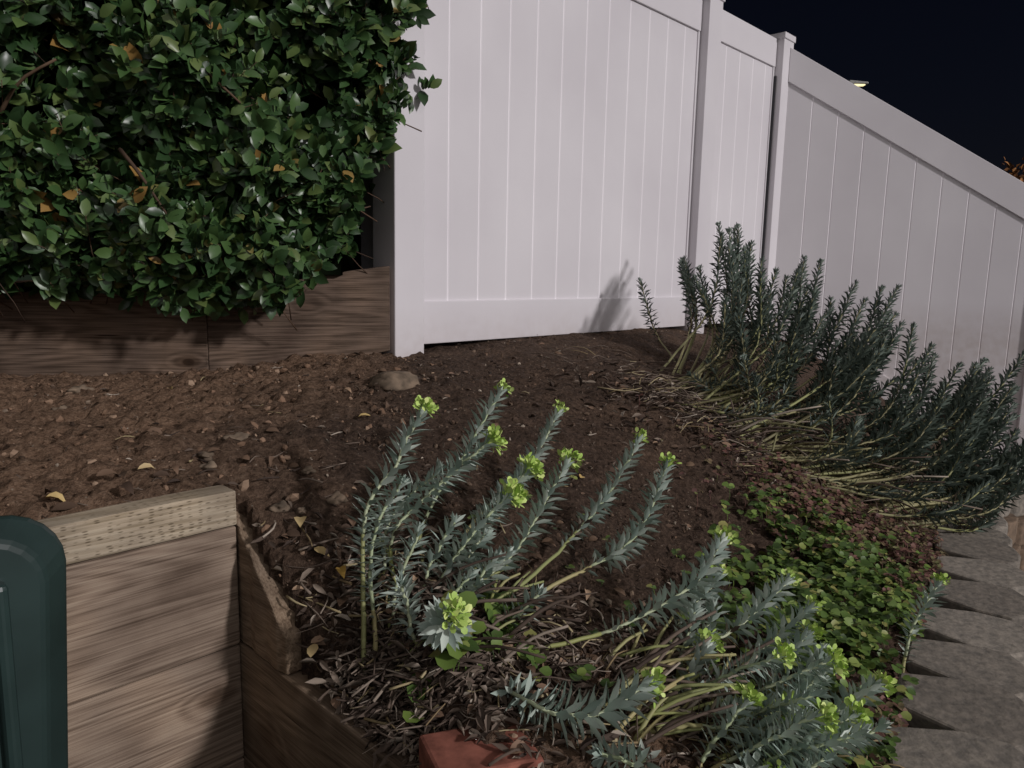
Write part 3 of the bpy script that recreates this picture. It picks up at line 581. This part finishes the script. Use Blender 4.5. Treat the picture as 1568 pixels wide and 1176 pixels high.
# ------------------------------------------------------------------ block border
bk=empty('block_garden_border'); top=MB(); low=MB()
C_=IN; seg=np.linalg.norm(np.diff(C_,axis=0),axis=1); cl_=np.concatenate([[0],np.cumsum(seg)])
def onc(s):
    p=np.array([np.interp(s,cl_,C_[:,0]),np.interp(s,cl_,C_[:,1]),0]); q=np.array([np.interp(s+.01,cl_,C_[:,0]),np.interp(s+.01,cl_,C_[:,1]),0]); d=(q-p)/np.linalg.norm(q-p); return p,d,np.array([d[1],-d[0],0])
s=0
while s<cl_[-1]-.25:
    L=.205+random.uniform(-.01,.01); p,d,nr=onc(s+L/2); zt_=np.interp(s,[0,1,2,3,4],[-.745,-.755,-.79,-.85,-1.0])+random.uniform(-.010,.010)
    w=L/2-.004; wi=w*.60; wd=.20
    prof=[(-wi,0),(wi,0),(w,.11),(w,wd-.02),(w*.6,wd+.012),(0,wd+.018),(-w*.6,wd+.012),(-w,wd-.02),(-w,.11)]
    an=random.uniform(-.06,.06); ca,sa=math.cos(an),math.sin(an); prof=[(a*ca-b2*sa,a*sa+b2*ca+random.uniform(-.003,.003)) for a,b2 in prof]
    for (mbx,z0,z1,off) in((top,zt_-.09,zt_,0),(low,zt_-.20,zt_-.10,.03),(low,zt_-.31,zt_-.21,.05),(low,zt_-.42,zt_-.32,.06),(low,zt_-.54,zt_-.43,.07)):
        pr=[p+d*a+nr*(b2+off) for a,b2 in prof]; n_=len(pr); v=[q+ZZ*z0 for q in pr]+[q+ZZ*(z1+random.uniform(-.002,.002)) for q in pr]
        mbx.add(v,[tuple(range(n_))[::-1],tuple(range(n_,2*n_))]+[(i,(i+1)%n_,n_+(i+1)%n_,n_+i) for i in range(n_)])
    s+=L
top.obj('cap_blocks',[M_blk],bk,False,.006); low.obj('lower_blocks',[M_blk2],bk,False,.005)

# ------------------------------------------------------------------ bin
def make_bin():
    root=empty('green_garbage_bin'); O=np.array([-.329,.533,0])
    def ring(inset,y,zt,zb,w0,r):
        pts=[(inset+r-r*math.cos(a),zt-r+r*math.sin(a)) for a in np.linspace(0,math.pi/2,7)]
        pts+=[(w0-inset-r+r*math.sin(a),zt-r+r*math.cos(a)) for a in np.linspace(0,math.pi/2,7)]
        pts+=[(w0-inset-.06,zb),(inset+.06,zb)]
        return [O-E1*a+E2*y+ZZ*z for a,z in pts]
    m=MB(); rs=[ring(.02,0,-.195,-1.33,.55,.04),ring(0,.02,-.183,-1.35,.55,.045),ring(0,.22,-.24,-1.35,.55,.045),ring(0,.40,-.32,-1.35,.55,.045),ring(.02,.42,-.335,-1.33,.55,.04)]
    k=len(rs[0]); v=[p for r in rs for p in r]; f=[]
    for i in range(len(rs)-1): f+=[(i*k+j,i*k+(j+1)%k,(i+1)*k+(j+1)%k,(i+1)*k+j) for j in range(k)]
    f+=[tuple(range(k))[::-1],tuple((len(rs)-1)*k+j for j in range(k))]; m.add(v,f); m.obj('body_and_lid',[M_bin],root,False,.004)
    m=MB()
    for a in(.045,.17,.38,.49): hexa(m,O-E1*a-E2*.012,O-E1*(a+.010)-E2*.012,E2,0,.02,-1.25,-.225,-1.25,-.225)
    hexa(m,O-E1*.06-E2*.012,O-E1*.49-E2*.012,E2,0,.03,-.232,-.218,-.232,-.218)
    m.obj('ribs_and_lid_flange',[M_bin],root,False,.004)
    m=MB(); tube(m,[O-E1*.13-E2*.045-ZZ*.26,O-E1*.27-E2*.05-ZZ*.26,O-E1*.42-E2*.045-ZZ*.26],.012,0,10)
    for a in(.13,.42): tube(m,[O-E1*a-E2*.045-ZZ*.26,O-E1*a-E2*.0-ZZ*.255],.01,0,8)
    m.obj('handle',[M_bin],root)
    m=MB()
    for a in(.05,.50):
        c=O-E1*a+E2*.02; tube(m,[c-E1*.02-ZZ*1.3,c+E1*.02-ZZ*1.3],.10,0,20)
    m.obj('wheels',[M_dark],root)
make_bin()
# ------------------------------------------------------------------ distance
lamp=empty('street_lamp'); m=MB(); tube(m,curve([(12.2,30.5,-1.4),(12.2,30.5,4),(12.2,30.5,7.2)],6),.08,0,8); tube(m,curve([(12.2,30.5,7.2),(12.5,30.3,7.5),(12.95,30,7.55)],6),.05,0,8); m.obj('pole_and_arm',[M_dark],lamp)
m=MB(); hexa(m,(12.75,30.0),(13.45,29.9),np.array([0,-1,0]),-.13,.13,7.46,7.60,7.44,7.52); m.obj('lamp_head',[plain('lamp_housing',(.4,.4,.38))],lamp,False,.03)
mm,nt,b=mat('lamp_lens'); b.inputs['Emission Color'].default_value=(1,.85,.45,1); b.inputs['Emission Strength'].default_value=1.2
m=MB(); hexa(m,(12.95,29.98),(13.35,29.92),np.array([0,-1,0]),-.1,.1,7.40,7.455,7.40,7.435); m.obj('lens',[mm],lamp,False,.01)
tree=empty('autumn_tree'); m=MB(); T0=np.array([8.75,12.2,-1.4])
tube(m,curve([T0,T0+[.05,0,1.4],T0+[.0,.1,2.8]],8),np.linspace(.13,.06,8),1,8)
tips=[]
for i in range(30):
    a=random.uniform(0,6.28); e=random.uniform(-.3,1.0); R_=random.uniform(.7,1.35); p0=T0+[0,.05,random.uniform(1.5,2.7)]; p3=p0+np.array([math.cos(a)*math.cos(e),math.sin(a)*math.cos(e),math.sin(e)])*R_
    tube(m,curve([p0,(p0+p3)/2+rnd_unit(1)[0]*.1,p3],6),np.linspace(.035,.008,6),1,5); tips+=[p0+(p3-p0)*k for k in(.45,.6,.75,.9,1,1.05)]
tips=np.array(tips)
for k in range(20):
    pos=tips+rng.normal(0,.13,tips.shape); A=frames(rnd_unit(len(tips))+[0,0,-.4],rnd_unit(len(tips)))*rng.uniform(.07,.13,len(tips))[:,None,None]; m.inst(LEAF,LF,pos,A,0)
m.obj('trunk_limbs_and_crown',[M_orange,M_branch],tree)

# ------------------------------------------------------------------ light
Ld=Vector((.86,-.555,.42)).normalized()
sun=bpy.data.lights.new('sun','SUN'); sun.energy=1.75; sun.angle=math.radians(4); sun.color=(1,.955,.965)
so=bpy.data.objects.new('sun',sun); SC.collection.objects.link(so); so.rotation_euler=Ld.to_track_quat('Z','Y').to_euler()
w=bpy.data.worlds.new('World'); SC.world=w; w.use_nodes=True; nt=w.node_tree; bg=nt.nodes['Background']
sky=nt.nodes.new('ShaderNodeTexSky'); sky.sky_type='NISHITA'; sky.sun_disc=False; sky.sun_elevation=math.asin(Ld.z); sky.sun_rotation=math.atan2(Ld.x,Ld.y)
sk=N(nt,'ShaderNodeVectorMath',operation='MULTIPLY'); sk.inputs[1].default_value=(.0014,.0012,.0017); nt.links.new(sky.outputs[0],sk.inputs[0])
tc=N(nt,'ShaderNodeTexCoord'); dt=N(nt,'ShaderNodeVectorMath',operation='DOT_PRODUCT'); dt.inputs[1].default_value=Vector((.42,-.80,.38)).normalized()
nt.links.new(tc.outputs['Generated'],dt.inputs[0]); mr=N(nt,'ShaderNodeMapRange',interpolation_type='SMOOTHSTEP'); mr.inputs[1].default_value=0; mr.inputs[2].default_value=1; mr.inputs[3].default_value=0; mr.inputs[4].default_value=.42
nt.links.new(dt.outputs['Value'],mr.inputs[0])
gl=N(nt,'ShaderNodeVectorMath',operation='SCALE'); gl.inputs[0].default_value=(1,.94,.93); nt.links.new(mr.outputs[0],gl.inputs[3])  # fill glow added behind the camera to lift the shadows, no modelled source
ad=N(nt,'ShaderNodeVectorMath',operation='ADD'); nt.links.new(sk.outputs[0],ad.inputs[0]); nt.links.new(gl.outputs[0],ad.inputs[1])
nt.links.new(ad.outputs[0],bg.inputs[0]); bg.inputs[1].default_value=1
SC.view_settings.view_transform='Standard'; SC.view_settings.look='None'; SC.view_settings.exposure=0
